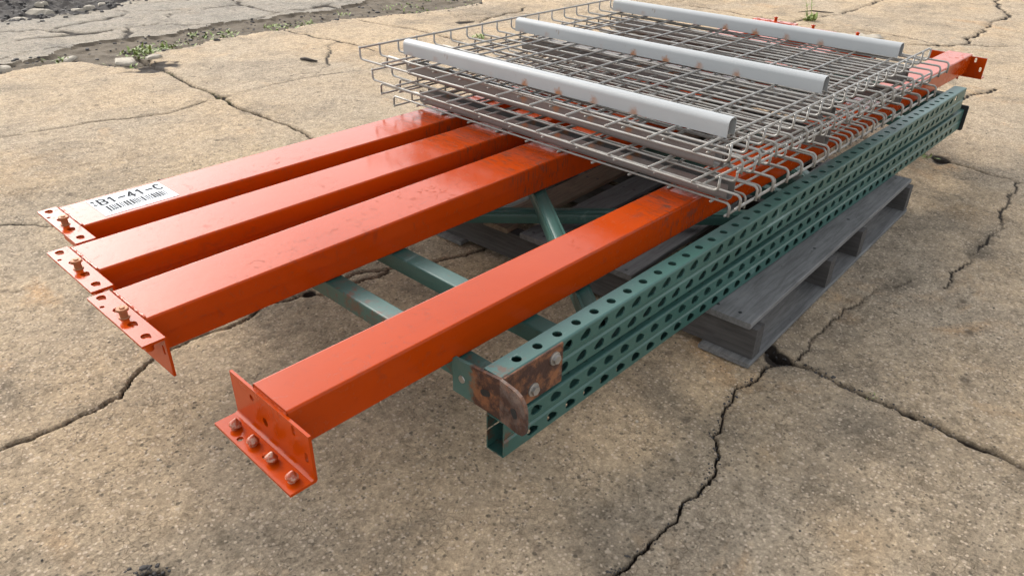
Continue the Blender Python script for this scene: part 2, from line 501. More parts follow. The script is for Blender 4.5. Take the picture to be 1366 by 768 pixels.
CRACKS = [  # points, half width, depth
    (JOINT_A, .0070, .022), (JOINT_B, .005, .014), (CROSS, .0026, .009), (CROSS2, .0022, .007),
    ([(-1.0, .79), (-0.552, 0.78), (-0.522, 0.775), (-0.476, 0.774), (-0.407, 0.772), (-0.334, 0.772), (-0.307, 0.798), (-0.28, 0.826), (-0.23, 0.854), (-0.179, 0.864), (-0.058, 0.851), (0.057, 0.879), (0.152, 0.86), (0.212, 0.816), (0.303, 0.812), (0.395, 0.801)], .0030, .016),
    ([(0.212, 0.816), (0.285, 0.853), (0.352, 0.844), (0.405, 0.814), (0.48, 0.776), (0.565, 0.747), (0.653, 0.723), (.80, .66)], .0032, .014),
    ([(-.15, -.26), (0.011, -0.219), (0.082, -0.23), (0.122, -0.231), (0.194, -0.236), (0.28, -0.229), (0.37, -0.211), (0.424, -0.17), (0.512, -0.145), (0.601, -0.128), (0.704, -0.137), (0.759, -0.16)], .0021, .012),
    ([(0.79, -0.175), (0.821, -0.173), (0.91, -0.162), (1.011, -0.16), (1.155, -0.178), (1.264, -0.195), (1.356, -0.231)], .0016, .006),
    ([(1.367, -0.31), (1.586, -0.322), (1.778, -0.313), (2.021, -0.288), (2.232, -0.264), (2.385, -0.255)], .0024, .006),
    ([(4.424, 0.817), (4.561, 0.635), (4.699, 0.563), (5.048, 0.597), (5.443, 0.628), (5.716, 0.665), (5.919, 0.632), (6.317, 0.759), (6.777, 0.893), (8, 1.1)], .0065, .018),
    ([(4.699, 0.563), (4.747, 0.462), (4.85, .35)], .007, .016),
    ([(4.3, 1.75), (4.866, 1.583), (5.269, 1.532), (5.79, 1.535), (6.034, 1.549), (7.5, 1.7)], .006, .014),
    ([(-0.45, 1.95), (-0.243, 1.849), (-0.195, 1.808), (-0.165, 1.771), (-.02, 1.70)], .0022, .006),
    ([(4.691, 1.246), (4.667, 1.041), (4.633, 0.797), (4.572, 0.625)], .007, .012),
    ([(3.369, 0.202), (3.524, 0.195), (3.714, 0.144)], .006, .01),
    ([(1.907, 3.69), (1.922, 3.355), (1.952, 3.244), (1.965, 3.042), (1.958, 2.893)], .0050, .010),
    ([(1.952, 3.244), (1.789, 3.101), (1.657, 2.931), (1.415, 2.678)], .0036, .008),
    ([(2.976, 3.079), (3.28, 3.164), (3.615, 3.257)], .008, .014),
    ([(4.599, 2.463), (4.616, 2.281), (4.564, 2.007), (4.6, 1.65)], .008, .013),
    ([(-.8, 1.28), (-.52, 1.31), (-.30, 1.40), (-.12, 1.42)], .0008, .002),
    ([(3.0, 3.35), (3.5, 3.05), (4.2, 2.75), (5.0, 2.62), (6.5, 2.5)], .004, .010),
]
def vnoise(x, y, sc_, seed):
    rg = np.random.default_rng(seed); T = rg.random((256, 256))
    u, v = x * sc_, y * sc_; iu, iv = np.floor(u).astype(int), np.floor(v).astype(int)
    fu, fv = u - iu, v - iv; fu = fu * fu * (3 - 2 * fu); fv = fv * fv * (3 - 2 * fv)
    g = lambda a, b: T[a % 256, b % 256]
    return (g(iu, iv) * (1 - fu) + g(iu + 1, iv) * fu) * (1 - fv) + (g(iu, iv + 1) * (1 - fu) + g(iu + 1, iv + 1) * fu) * fv - .5

PC = np.array([-.675, -.644])            # the fine part of the sheet is a fan of rings round this point
th = np.linspace(R(-24), R(106), 760)
rr = np.exp(np.linspace(math.log(.50), math.log(12.5), 900))
TH, RR = np.meshgrid(th, rr)
X = (PC[0] + RR * np.cos(TH)).ravel(); Y = (PC[1] + RR * np.sin(TH)).ravel()
def dist_poly(poly, reach):
    d = np.full(len(X), 9.0)
    for a, b in zip(poly[:-1], poly[1:]):
        x0, x1 = min(a[0], b[0]) - reach, max(a[0], b[0]) + reach; y0, y1 = min(a[1], b[1]) - reach, max(a[1], b[1]) + reach
        m = np.nonzero((X > x0) & (X < x1) & (Y > y0) & (Y < y1))[0]
        if len(m) == 0: continue
        e = b - a; L2 = (e @ e) + 1e-12
        t = np.clip(((X[m] - a[0]) * e[0] + (Y[m] - a[1]) * e[1]) / L2, 0, 1)
        dd = np.hypot(X[m] - a[0] - t * e[0], Y[m] - a[1] - t * e[1])
        d[m] = np.minimum(d[m], dd)
    return d
Z = vnoise(X, Y, 1.3, 1) * .006 + vnoise(X, Y, 6, 2) * .003 + vnoise(X, Y, 45, 3) * .0018 + vnoise(X, Y, 120, 4) * .0014
G = np.zeros(len(X)); MOSS = np.zeros(len(X))
for i, (pl, hw, dep) in enumerate(CRACKS):
    p = fractal(pl, .13 if i > 3 else .05, 4 if i > 3 else 5, 100 + i)
    d = dist_poly(p, .05 + hw * 2)
    wv = hw * (.92 + 1.5 * vnoise(X, Y, 14, 50 + i) + 1.3 * vnoise(X, Y, 60, 80 + i))
    wv = np.maximum(wv, hw * .45)
    wv = np.maximum(wv, RR.ravel() * .0021)      # never thinner than the sheet's own mesh, but shallower instead
    k = np.clip((1.25 - d / wv) * 1.5, 0, 1); k = k * k * (3 - 2 * k) * np.clip(hw * (1 + vnoise(X, Y, 8, 20 + i)) / (RR.ravel() * .0014), .34, 1)
    Z -= dep * k; G = np.maximum(G, k)
    chip = np.clip(1 - d / (hw * 4.5 + .004), 0, 1) * np.clip(vnoise(X, Y, 30, 30 + i) * 3, 0, 1)
    Z -= dep * .14 * chip; G = np.maximum(G, chip * .34)
    if i in (0, 1): MOSS = np.maximum(MOSS, np.clip(1.6 - d / (hw * 2.2), 0, 1) * np.clip(vnoise(X, Y, 5, 40 + i) * 4 - .3, 0, 1))
# wide broken hole where the joint, the crack and the pallet corner meet
for cx, cy, rx in ((.765, -.135, .032), (.79, -.11, .022), (2.42, .03, .055), (.90, 3.38, .11), (-.492, .292, .020), (.17, .85, .016), (2.9, 3.15, .05), (.88, 2.63, .016)):
    d = np.hypot((X - cx) * .8, Y - cy) / rx + vnoise(X, Y, 22, 61) * 1.3
    k = np.clip(1.1 - d, 0, 1); Z -= .012 * k; G = np.maximum(G, np.clip(k * 1.6, 0, 1))
ed = np.interp(X, [p[0] for p in EDGE], [p[1] for p in EDGE]) + vnoise(X, Y, 9, 70) * .05 + vnoise(X, Y, 35, 71) * .03
ed2 = np.interp(X, [p[0] for p in EDGE2], [p[1] for p in EDGE2]) + vnoise(X, Y, 7, 72) * .12 + vnoise(X, Y, 30, 73) * .04
asp = np.interp(X, [p[0] for p in ASPH], [p[1] for p in ASPH]) + vnoise(X, Y, 5, 74) * .2 + vnoise(X, Y, 20, 75) * .08
# dark and rusty blotches soaked into the slabs
STAIN = np.zeros(len(X)); RUSTY = np.zeros(len(X))
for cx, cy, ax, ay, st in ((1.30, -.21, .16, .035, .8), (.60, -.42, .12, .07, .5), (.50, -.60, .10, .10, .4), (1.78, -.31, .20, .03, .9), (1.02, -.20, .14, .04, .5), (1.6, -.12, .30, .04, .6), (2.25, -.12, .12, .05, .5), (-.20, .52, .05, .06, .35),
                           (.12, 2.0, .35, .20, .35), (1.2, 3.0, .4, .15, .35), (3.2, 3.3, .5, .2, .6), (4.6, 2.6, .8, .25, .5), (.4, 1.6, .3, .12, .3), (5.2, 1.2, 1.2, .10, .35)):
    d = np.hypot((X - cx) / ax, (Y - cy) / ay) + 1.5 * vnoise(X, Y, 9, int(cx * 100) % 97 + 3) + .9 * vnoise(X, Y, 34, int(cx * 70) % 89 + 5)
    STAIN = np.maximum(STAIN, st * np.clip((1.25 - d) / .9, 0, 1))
for cx, cy, ax in ((.35, -.46, .07), (.30, -.52, .05), (1.95, -.22, .10), (-.1, 2.3, .2), (1.9, 2.9, .3), (.45, -.27, .035)):
    d = np.hypot(X - cx, Y - cy) / ax + 1.2 * vnoise(X, Y, 16, int(cx * 90) % 83 + 7)
    RUSTY = np.maximum(RUSTY, np.clip((1.2 - d) / 1.0, 0, 1))
# broken old pavement: cells
rg = np.random.default_rng(5)
seeds = []
for _ in range(4000):
    q = np.array([rg.uniform(-1.2, 9.0), rg.uniform(3.85, 9.5)])
    if all(np.hypot((q - s_)[0] * .75, (q - s_)[1] * 1.25) > .42 for s_ in seeds): seeds.append(q)
seeds = np.array(seeds)
far = np.nonzero(Y > 3.6)[0]
F1 = np.full(len(far), 9.0); F2 = np.full(len(far), 9.0); ID = np.zeros(len(far), int)
xx = X[far] + vnoise(X[far], Y[far], 3, 90) * .22 + vnoise(X[far], Y[far], 14, 91) * .07
yy = Y[far] + vnoise(X[far], Y[far], 3, 92) * .22 + vnoise(X[far], Y[far], 14, 93) * .07
for i, s_ in enumerate(seeds):
    d = np.hypot((xx - s_[0]) * .75, (yy - s_[1]) * 1.25)
    nb = d < F1
    F2 = np.where(nb, F1, np.minimum(F2, d)); ID = np.where(nb, i, ID); F1 = np.where(nb, d, F1)
cell = np.full(len(X), -1); cell[far] = ID
gap = np.full(len(X), 9.0); gap[far] = F2 - F1
reg = np.zeros(len(X), int)          # 0 slab, 1 soil strip, 2 old pavement, 3 rubble
reg[Y > ed] = 1; reg[Y > ed2] = 2; reg[Y > asp] = 3
m = reg == 1
Z[m] += -.014 + vnoise(X[m], Y[m], 18, 95) * .016 + vnoise(X[m], Y[m], 60, 96) * .008
m = reg == 2
cw = .024 + .046 * np.clip(vnoise(X, Y, 4, 97) * 2, -.4, 1)
k = np.clip(1.3 - gap / cw, 0, 1)
Z[m] -= (.012 * k)[m]; G[m] = np.maximum(G[m], np.clip(k * .8, 0, 1)[m])
Z[m] += ((np.sin(cell * 12.9898) * 43758.5453) % 1 * .005)[m] - .0025
m = reg == 3
Z[m] += -.01 + vnoise(X[m], Y[m], 10, 98) * .05 + vnoise(X[m], Y[m], 40, 99) * .03

ja = np.interp(-Y, [-p[1] for p in JOINT_A], [p[0] for p in JOINT_A])
jb = np.interp(-Y, [-p[1] for p in JOINT_B], [p[0] for p in JOINT_B])
cr = np.where(X < .885, np.interp(X, [p[0] for p in CROSS], [p[1] for p in CROSS]), np.interp(X, [p[0] for p in CROSS2], [p[1] for p in CROSS2]))
slab = np.where(X < ja, 0, np.where(X < jb, 1, 2)) * 2 + (Y > cr)
slab = np.where(slab == 5, 4, slab)
key = np.where(reg == 0, slab, np.where(reg == 1, 10, np.where(reg == 3, 11, 20 + cell)))
nr, ntn = len(rr), len(th)
I = np.arange(nr * ntn).reshape(nr, ntn)
quads = np.stack([I[:-1, :-1], I[1:, :-1], I[1:, 1:], I[:-1, 1:]], -1).reshape(-1, 4)
qkey = key[quads[:, 0]]

# the coarse rest of the sheet: everything round the fan, out to the horizon
gm = MB()
edge = [(PC[0] + rr[-1] * math.cos(a), PC[1] + rr[-1] * math.sin(a)) for a in np.linspace(th[0], th[-1], 60)]
def ringpts(a0, a1, n, rads):
    vs = []; fs = []
    for a in np.linspace(a0, a1, n):
        for q in rads: vs.append((PC[0] + q * math.cos(a), PC[1] + q * math.sin(a), 0.0))
    k = len(rads)
    for i in range(n - 1):
        for j in range(k - 1):
            fs.append((i * k + j, i * k + j + 1, (i + 1) * k + j + 1, (i + 1) * k + j))
    return vs, fs
gm.add(*ringpts(th[0], th[-1], 60, [rr[-1], 20, 40, 90, 300, 1500]))
gm.add(*ringpts(th[-1], th[0] + 2 * math.pi, 90, [rr[0], 1, 2, 4, 8, 12.5, 20, 40, 90, 300, 1500]))
gm.add([(PC[0] + rr[0] * math.cos(a), PC[1] + rr[0] * math.sin(a), 0) for a in np.linspace(0, 2 * math.pi, 40)[:-1]], [tuple(range(39))])
ground = gm.build('ground', 'concrete')
tag(ground, kind='structure')
ground['label'] = 'cracked tan concrete yard'

def sheet(name, sel, mat, kind=None):
    q = quads[sel]
    used, inv = np.unique(q.ravel(), return_inverse=True)
    me = bpy.data.meshes.new(name)
    me.vertices.add(len(used))
    me.vertices.foreach_set('co', np.stack([X[used], Y[used], Z[used]], 1).astype(np.float32).ravel())
    me.loops.add(len(inv)); me.polygons.add(len(q))
    me.loops.foreach_set('vertex_index', inv.astype(np.int32))
    me.polygons.foreach_set('loop_start', (np.arange(len(q)) * 4).astype(np.int32))
    me.polygons.foreach_set('loop_total', np.full(len(q), 4, np.int32))
    me.polygons.foreach_set('use_smooth', np.ones(len(q), bool))
    me.update(calc_edges=True); me.validate()
    for nm, arr in (('groove', G), ('moss', MOSS), ('stain', STAIN), ('rusty', RUSTY)):
        at = me.attributes.new(nm, 'FLOAT', 'POINT'); at.data.foreach_set('value', arr[used].astype(np.float32))
    me.materials.append(MAT[mat])
    o = bpy.data.objects.new(name, me); C.objects.link(o); o.parent = ground
    if kind: o['kind'] = kind
    return o
for s_ in range(5): 
    if (qkey == s_).any(): sheet('concrete_slab', qkey == s_, 'concrete')
sheet('soil_strip', qkey == 10, 'soil')
sheet('rubble_soil', qkey == 11, 'dark')
cells, cnt = np.unique(qkey[qkey >= 20], return_counts=True)
for c_ in cells: sheet('pavement_piece', qkey == c_, 'broken')

def gz(x, y):
    """height of the fan sheet near a point"""
    a = math.atan2(y - PC[1], x - PC[0]); r_ = math.hypot(x - PC[0], y - PC[1])
    j = int(np.clip(round((a - th[0]) / (th[1] - th[0])), 0, ntn - 1)); i = int(np.clip(round(math.log(r_ / rr[0]) / math.log(rr[1] / rr[0])), 0, nr - 1))
    return float(Z[i * ntn + j])

# ------------------------------------------------------------------ pallet
def stringer_mb(y0, y1, h0, h1):
    m = MB(); m.box(-.019, .019, y0, y1, h0, h1); return m
PY0, PY1 = -.100, .905
pal = thing('pallet', (1.235, .40, 0), 'grey painted wooden pallet lying flat on the concrete under the green frames', 'pallet', rz=R(2.4))
YL0, YL1 = -.485, .52
for sx in (-.545, -.115, .118, .545):
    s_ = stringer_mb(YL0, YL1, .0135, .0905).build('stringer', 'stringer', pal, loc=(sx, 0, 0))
rb = random.Random(3)
yb = YL0 + .012
for k, wd in enumerate((.135, .088, .088, .088, .088, .088, .14)):
    m = MB(); x0 = -.570 + rb.uniform(-.006, .004); x1 = .568 + rb.uniform(-.004, .006)
    m.box(x0, x1, yb, yb + wd, .0915, .1062, .002)
    o = m.build('deck_board', 'raw' if k == 5 else 'pallet', pal); o.rotation_euler = (0, 0, R(rb.uniform(-.35, .35)))
    for sx in (-.545, -.115, .118, .545):
        for q in (.3, .7):
            n_ = MB(); n_.cyl((sx + rb.uniform(-.006, .006), yb + wd * q, .1057), .0044, .0010, 'z', 8); n_.build('nail', 'black', o)
    yb += wd + (.985 - .715) / 6 * .98
for k, (ya, wd) in enumerate(((YL0 - .004, .125), (-.04, .09), (.40, .12))):
    m = MB(); m.box(-.585, .555, ya, ya + wd, .0015, .0130, .0015); m.build('bottom_board', 'pallet', pal)

# ------------------------------------------------------------------ upright frames
D, FR = .0405, 1.118               # post depth, frame depth
PITCH = .0508
TEAR = hull([(.0045, .0015, .0100), (-.0105, -.0022, .0052)])
TEARR = [(-a, b) for a, b in TEAR][::-1]
ROUND = hull([(0, 0, .0090)])
def post_mb(L, H, first, rev, yflip, top_holes=True):
    """C-section post along x; outer face at y=0 looking to -y; z from 0 to H"""
    m = MB(); b = .0035; n = int((L - first - .02) / PITCH)
    def P(u, y, z): return (u, (FR - y) if yflip else y, z)
    tear = TEARR if rev else TEAR
    edges = [0.0] + [first - PITCH / 2 + PITCH * k for k in range(0, n + 1)] + [L]
    mid = H / 2
    dent = .0022
    def yf(v):   # the outer face has a shallow groove along its middle
        return dent * max(0.0, 1 - abs(v - mid) / .006)
    rows = ((b, mid - .006), (mid + .006, H - b))
    for k in range(len(edges) - 1):
        u0, u1 = edges[k], edges[k + 1]
        if u1 - u0 < 1e-5: continue
        whole = 0 < k < len(edges) - 2 or False
        for ri, (v0, v1) in enumerate(rows):
            cu = (u0 + u1) / 2 + (.004 if ri else -.004)
            if whole:
                vs, fs = holed(u0, u1, v0, v1, cu, (v0 + v1) / 2, tear, 12, both=False)
                m.add([P(u, w_, v) for u, v, w_ in vs], fs)
            else:
                m.add([P(u0, 0, v0), P(u1, 0, v0), P(u1, 0, v1), P(u0, 0, v1)], [(0, 1, 2, 3)])
        for zt, sgn in ((H, -1), (0.0, 1)):
            v0, v1 = b, D
            if whole:
                vs, fs = holed(u0, u1, v0, v1, (u0 + u1) / 2, D * .5, ROUND, 12, both=False)
                m.add([P(u, v, zt + sgn * w_) for u, v, w_ in vs], fs)
            else:
                m.add([P(u0, v0, zt), P(u1, v0, zt), P(u1, v1, zt), P(u0, v1, zt)], [(0, 1, 2, 3)])
    def strip(a, c):
        m.add([P(0, *a), P(L, *a), P(L, *c), P(0, *c)], [(0, 1, 2, 3)])
    strip((0, mid - .006), (dent, mid - .002)); strip((dent, mid - .002), (dent, mid + .002)); strip((dent, mid + .002), (0, mid + .006))
    strip((0, H - b), (b * .3, H - b * .3)); strip((b * .3, H - b * .3), (b, H)); strip((0, b), (b * .3, b * .3)); strip((b * .3, b * .3), (b, 0))
    strip((D, 0), (D, .0365)); strip((D, H - .0365), (D, H))
    t = .0025
    for x in (0.0, L):
        for (ya, yb_, za, zb_) in ((0, t, b, H - b), (b, D, 0, t), (b, D, H - t, H), (D - t, D, t, .0365), (D - t, D, H - .0365, H - t)):
            m.add([P(x, ya, za), P(x, yb_, za), P(x, yb_, zb_), P(x, ya, zb_)], [(0, 1, 2, 3)])
    return m
def brace_mb(p, q, wdt, h, r=.006):
    """rolled channel from p to q (x, y), z 0..h, open below"""
    p = Vector((*p, 0)); q = Vector((*q, 0)); d = (q - p); L = d.length; d.normalize(); n = Vector((-d.y, d.x, 0))
    prof = []
    for a in range(0, 91, 18): prof.append((-wdt / 2 + r - r * math.cos(R(a)), h - r + r * math.sin(R(a))))
    for a in range(90, -1, -18): prof.append((wdt / 2 - r + r * math.cos(R(a)), h - r + r * math.sin(R(a))))
    prof = [(-wdt / 2, 0)] + prof + [(wdt / 2, 0)]
    t = .0022
    inner = [(wdt / 2 - t, 0), (wdt / 2 - t, h - t), (-wdt / 2 + t, h - t), (-wdt / 2 + t, 0)]
    loop = prof + inner; m = MB(); k = len(loop)
    vs = [p + n * a + Vector((0, 0, b)) for a, b in loop] + [q + n * a + Vector((0, 0, b)) for a, b in loop]
    fs = [(i, k + i, k + (i + 1) % k, (i + 1) % k) for i in range(k)]
    m.add(vs, fs)
    return m
def frame(z, H, L, x0, rev, label):
    t = thing('upright_frame', (x0, 0, z), label, 'rack frame', 'green rack frames stacked flat on the pallet')
    first = .0035 if not rev else .028
    for yflip in (False, True):
        o = post_mb(L, H, .0541 if not rev else .076, rev, yflip).build('post', 'teal', t, auto=35)
    zb = H / 2 - .0175; hb = .035
    ya, yb_ = D - .012, FR - D + .012
    xs = (.022, .187, 1.19, 2.36) if not rev else (.10, 1.30, 2.28, 2.44)
    for x in xs:
        o = brace_mb((x, ya), (x, yb_), .040, hb, .004).build('strut', 'teal', t, auto=40); o.location.z = zb
        for yy_ in (ya + .016, yb_ - .016):
            b_ = MB(); b_.cyl((x, yy_, zb + hb), .007, .0035, 'z', 6); b_.build('bolt', 'steel', o, loc=(0, 0, -zb))
    dg = [((.275, ya), (1.12, yb_)), ((2.28, ya), (1.26, yb_))] if not rev else [((1.21, ya), (.19, yb_)), ((1.38, ya), (2.22, yb_))]
    for p, q in dg:
        o = brace_mb(p, q, .038, .032, .015).build('diagonal_brace', 'teal', t, auto=50); o.location.z = zb + .001
    return t
Z0, Z1 = .1075, .1995
low = frame(Z0, .0762, 2.465, .0053, True, 'lower green perforated rack frame lying directly on the pallet under the other frame')
upf = frame(Z1, .0773, 2.404, 0.0, False, 'upper green perforated rack frame with rusty foot plate, lying on top of the lower frame')
# foot plate on the near end of the upper frame
def rot_plate(yflip):
    m = MB()
    def py(y): return FR - y if yflip else y
    out = [(.108, .0), (.108, .066), (.104, .069), (-.0005, .0785), (-.0005, .0)]
    m.prism_x([(py(a), b) for a, b in out], -.0065, -.0005)
    return m
def tab_mb(yflip):
    """ear of the foot plate that stands out past the post, bent back a little"""
    m = MB()
    tab = [(-.0012, .0790), (-.038, .0785), (-.050, .0745), (-.0595, .0650), (-.0635, .052), (-.0640, .020), (-.0620, .010), (-.0565, .004), (-.046, .0005), (-.0012, -.001)]
    k = len(tab); vs = []
    for dx in (-.0068, -.0008):
        for a, b in tab: vs.append((dx + a * .12, FR - a if yflip else a, b))
    m.add(vs, [(i, (i + 1) % k, k + (i + 1) % k, k + i) for i in range(k)] + [tuple(range(k)), tuple(range(k, 2 * k))])
    return m
for yflip in (False, True):
    fp = rot_plate(yflip).build('foot_plate', 'rust_teal' if not yflip else 'rust', upf); fixn(fp)
    fixn(tab_mb(yflip).build('ear', 'rust_ear', fp))
    m = MB()
    y = (lambda v: FR - v) if yflip else (lambda v: v)
    a, b_ = sorted((y(-.0052), y(-.0006)))
    m.box(.0005, .142, a, b_, -.002, .079, .0012)
    br = fixn(m.build('angle_bracket', 'rust', fp))
    for bx, bz in ((.120, .058), (.068, .022)):
        m = MB(); sg = 1 if yflip else -1; y0 = y(-.0052)
        m.tube([(bx, y0, bz), (bx, y0 + sg * .0025, bz), (bx, y0 + sg * .003, bz)], [.0125, .0125, .011], 16)
        m.tube([(bx, y0 + sg * .003, bz), (bx, y0 + sg * .0085, bz)], [.0085, .0085], 6)
        m.build('bolt', 'steel', br, auto=30)
    m = MB()
    m.prism_x([(y(a_ + .031), b_ + .036) for a_, b_ in hull([(-.005, .002, .0062), (.005, -.002, .0062)])], -.0069, -.0063)
    m.build("bolt_hole", "black", fp); m = MB()
    m.prism_x([(y(a_ - .037), b_ + .034) for a_, b_ in hull([(-.001, -.002, .0055), (.001, .004, .0065)])], -.0122, -.0112)
    q = MB(); q.tube([(-.0063, y(.086), .034), (-.0075, y(.086), .034)], [.0075, .0068], 12); q.build('bolt', 'steel', fp)
    m.build("bolt_hole", "black", fp)
# foot plate on the far end of the lower frame
for yflip in (False, True):
    m = MB(); y = (lambda v: FR - v) if yflip else (lambda v: v)
    a, b_ = sorted((y(-.012), y(.105)))
    m.box(2.4655, 2.4715, a, b_, -.002, .091, .004)
    m.build('foot_plate', 'black', low)

# ------------------------------------------------------------------ beams
TH = .0718
def beam_body(L, wd, seam=True):
    m = MB(); h = TH; y0, y1 = -wd / 2, wd / 2; r = .0045
    def corner(cy, cz, a0):
        return [(cy + r * math.cos(R(a0 + k * 22.5)), cz + r * math.sin(R(a0 + k * 22.5))) for k in range(5)]
    s = .0030
    prof = corner(y1 - r, h - r, 0) + corner(y0 + r, h - r, 90)
    prof += [(y0, h * .50), (y0 + s, h * .49)] + [(a + s, b) for a, b in corner(y0 + r, r, 180)] + [(a - s, b) for a, b in corner(y1 - r, r, 270)] + [(y1 - s, h * .49), (y1, h * .50)]
    m.prism_x(prof, 0, L, xs=[0, L * .33, L * .66, L], caps=False)
    m.box(.0002, .0022, y0 + .004, y1 - .004, .052, h - .0015)
    return m
def holed_panel(cells, v0, v1, thk, mapf, m):
    """row of cells along u; cells = (u0, u1, (cu, cv, poly) or None)"""
    for u0, u1, hole in cells:
        if hole is None:
            m.add([mapf(u, v, w_) for w_ in (0, thk) for u, v in ((u0, v0), (u1, v0), (u1, v1), (u0, v1))],
                  [(0, 1, 2, 3), (7, 6, 5, 4), (0, 4, 5, 1), (1, 5, 6, 2), (2, 6, 7, 3), (3, 7, 4, 0)])
        else:
            vs, fs = holed(u0, u1, v0, v1, hole[0], hole[1], hole[2], 14, True, thk)
            m.add([mapf(u, v, w_) for u, v, w_ in vs], fs)
BIG = hull([(-.0035, 0, .0076), (.005, 0, .0054)])
SMALL = hull([(0, 0, .0040)])
OVAL = hull([(0, -.005, .0042), (0, .005, .0042)])
R7 = hull([(0, 0, .0055)])
FL = .206
def beam_end(t, end, yl, up_plate, L, far, wd):
    """L-shaped end connector. yl = local y of its left (+y) side; end = local x of the plate's outside face"""
    sx = 1 if far else -1
    thk = .0045
    m = MB()
    if not up_plate:   # flange on top, plate hangs down
        u = [0, .030, .046, .092, .107, .135, .206]
        cells = [(0, .036, (.018, .021, BIG)), (.036, .058, (.047, .010, SMALL)), (.058, .090, (.076, .024, BIG)), (.090, .118, None),
                 (.118, .152, (.135, .022, BIG)), (.152, .206, (.184, .021, BIG))]
        holed_panel(cells, .004, .0334, thk, lambda a, v, w_: (end + sx * (.038 - v) , yl - a, TH - w_), m)
        # bend and plate
        prof = [(end, TH - .0045), (end + sx * .0045, TH - thk), (end + sx * .0045, TH), (end - sx * .0025, TH), (end - sx * .0040, TH - .0012), (end - sx * thk, TH - .0045)]
        mm = MB(); k = len(prof)
        vs = [(a, yl, b) for a, b in prof] + [(a, yl - FL, b) for a, b in prof]
        mm.add(vs, [(i, (i + 1) % k, k + (i + 1) % k, k + i) for i in range(k)] + [tuple(range(k)), tuple(range(k, 2 * k))])
        m.add(mm.v, mm.f)
        pc = [(0, .06, (.03, TH * .45, R7)), (.06, .12, None), (.12, .18, (.15, TH * .5, R7)), (.18, .206, (.193, TH * .6, OVAL))]
        holed_panel(pc, -.002, TH - .0045, thk, lambda a, v, w_: (end - sx * w_, yl - a, v), m)
    else:              # plate stands up, flange below
        zb = -.0165
        pc = [(0, .078, (.058, .046, R7)), (.078, .120, (.088, .018, hull([(0, -.001, .0062), (0, .002, .0062)]))), (.120, .184, (.168, .052, OVAL)), (.184, .206, (.193, .020, OVAL))]
        holed_panel(pc, zb + .006, .064, thk, lambda a, v, w_: (end - sx * w_, yl - a, v), m)
        cells = [(0, .050, None), (.050, .068, (.059, .012, hull([(0, 0, .0050)]))), (.068, .108, None), (.108, .126, (.117, .019, hull([(0, 0, .0048)]))), (.126, .206, None)]
        holed_panel(cells, .003, .0357, thk, lambda a, v, w_: (end + sx * (.041 - v), yl - a, zb + thk - w_), m)
        prof = [(end, zb + .0075), (end + sx * .0012, zb + .0058), (end + sx * .0052, zb + thk), (end + sx * .0052, zb), (end - sx * .002, zb), (end - sx * thk, zb + .003), (end - sx * thk, zb + .0075)]
        mm = MB(); k = len(prof)
        vs = [(a, yl, b) for a, b in prof] + [(a, yl - FL, b) for a, b in prof]
        mm.add(vs, [(i, (i + 1) % k, k + (i + 1) % k, k + i) for i in range(k)] + [tuple(range(k)), tuple(range(k, 2 * k))])
        m.add(mm.v, mm.f)
    o = fixn(m.build('end_plate', 'orange', t))
    rj = random.Random(int(L * 7 + yl * 999 + far)); zt_ = TH - .0004 if not up_plate else .0640
    wq = MB(); wd_ = wd / 2 - .004; nn = 26
    wq.tube([(end - sx * (thk + .0010 + rj.uniform(0, .0012)), -wd_ + 2 * wd_ * i / nn, zt_ + rj.uniform(-.0006, .0008)) for i in range(nn + 1)], [.0016 + rj.uniform(0, .0011) for i in range(nn + 1)], 7)
    wq.build('weld_bead', 'orange', o, smooth=True)
    # studs or lock pin
    if up_plate:
        for a in (.033, .083, .133, .185):
            c = (end + sx * .022, yl - a, zb + thk)
            q = MB()
            pr = [(.0060, 0), (.0056, .0028), (.0064, .0042), (.0094, .0054), (.0090, .0086), (.0066, .0114), (.0040, .0142), (.0014, .0162)]
            q.tube([(c[0] - sx * .0040 * (i / 7) ** 2, c[1], c[2] + h) for i, (r_, h) in enumerate(pr)], [r_ for r_, h in pr], 12)
            q.build('rivet', 'stud', o, auto=38)
        c = (end + sx * .020, yl - .117, zb + thk)
        q = MB(); q.tube([(c[0], c[1], c[2] - .022), (c[0], c[1], c[2] + .004), (c[0], c[1], c[2] + .0052)], [.0044, .0044, .0034], 12); q.build('lock_pin', 'orange', o, auto=40)
    else:
        for a, v in ((.018, .021), (.076, .024), (.135, .022), (.184, .021)):
            q = MB(); c = (end + sx * (.038 - v), yl - a, TH - .012)
            q.tube([(c[0], c[1], c[2] - .012), (c[0], c[1], c[2] - .002), (c[0], c[1], c[2])], [.0068, .0062, .004], 10)
            q.tube([(c[0], c[1] , c[2]), (c[0], c[1], c[2] + .0078)], [.0072, .0085], 10)
            q.build('rivet', 'orange', o, auto=40)
        c = (end + sx * .016, yl - .104, TH)
        q = MB()
        q.tube([(c[0], c[1], c[2] - .02), (c[0], c[1], c[2] + .0005)], [.007, .007], 14)
        q.tube([(c[0], c[1], c[2] + .0003), (c[0], c[1], c[2] + .002)], [.0090, .0082], 16)
        q.tube([(c[0], c[1], c[2] + .002), (c[0], c[1], c[2] + .0135)], [.0064, .0064], 14)
        q.tube([(c[0], c[1], c[2] + .0135), (c[0], c[1], c[2] + .0165), (c[0], c[1], c[2] + .0175)], [.0098, .0098, .0086], 18)
        q.tube([(c[0], c[1], c[2] + .0175), (c[0], c[1], c[2] + .0195)], [.0045, .0038], 10)
        q.build('lock_pin', 'pin' if not far else 'orange', o, auto=40)
    return o
ZB = .2582
LB = 3.035
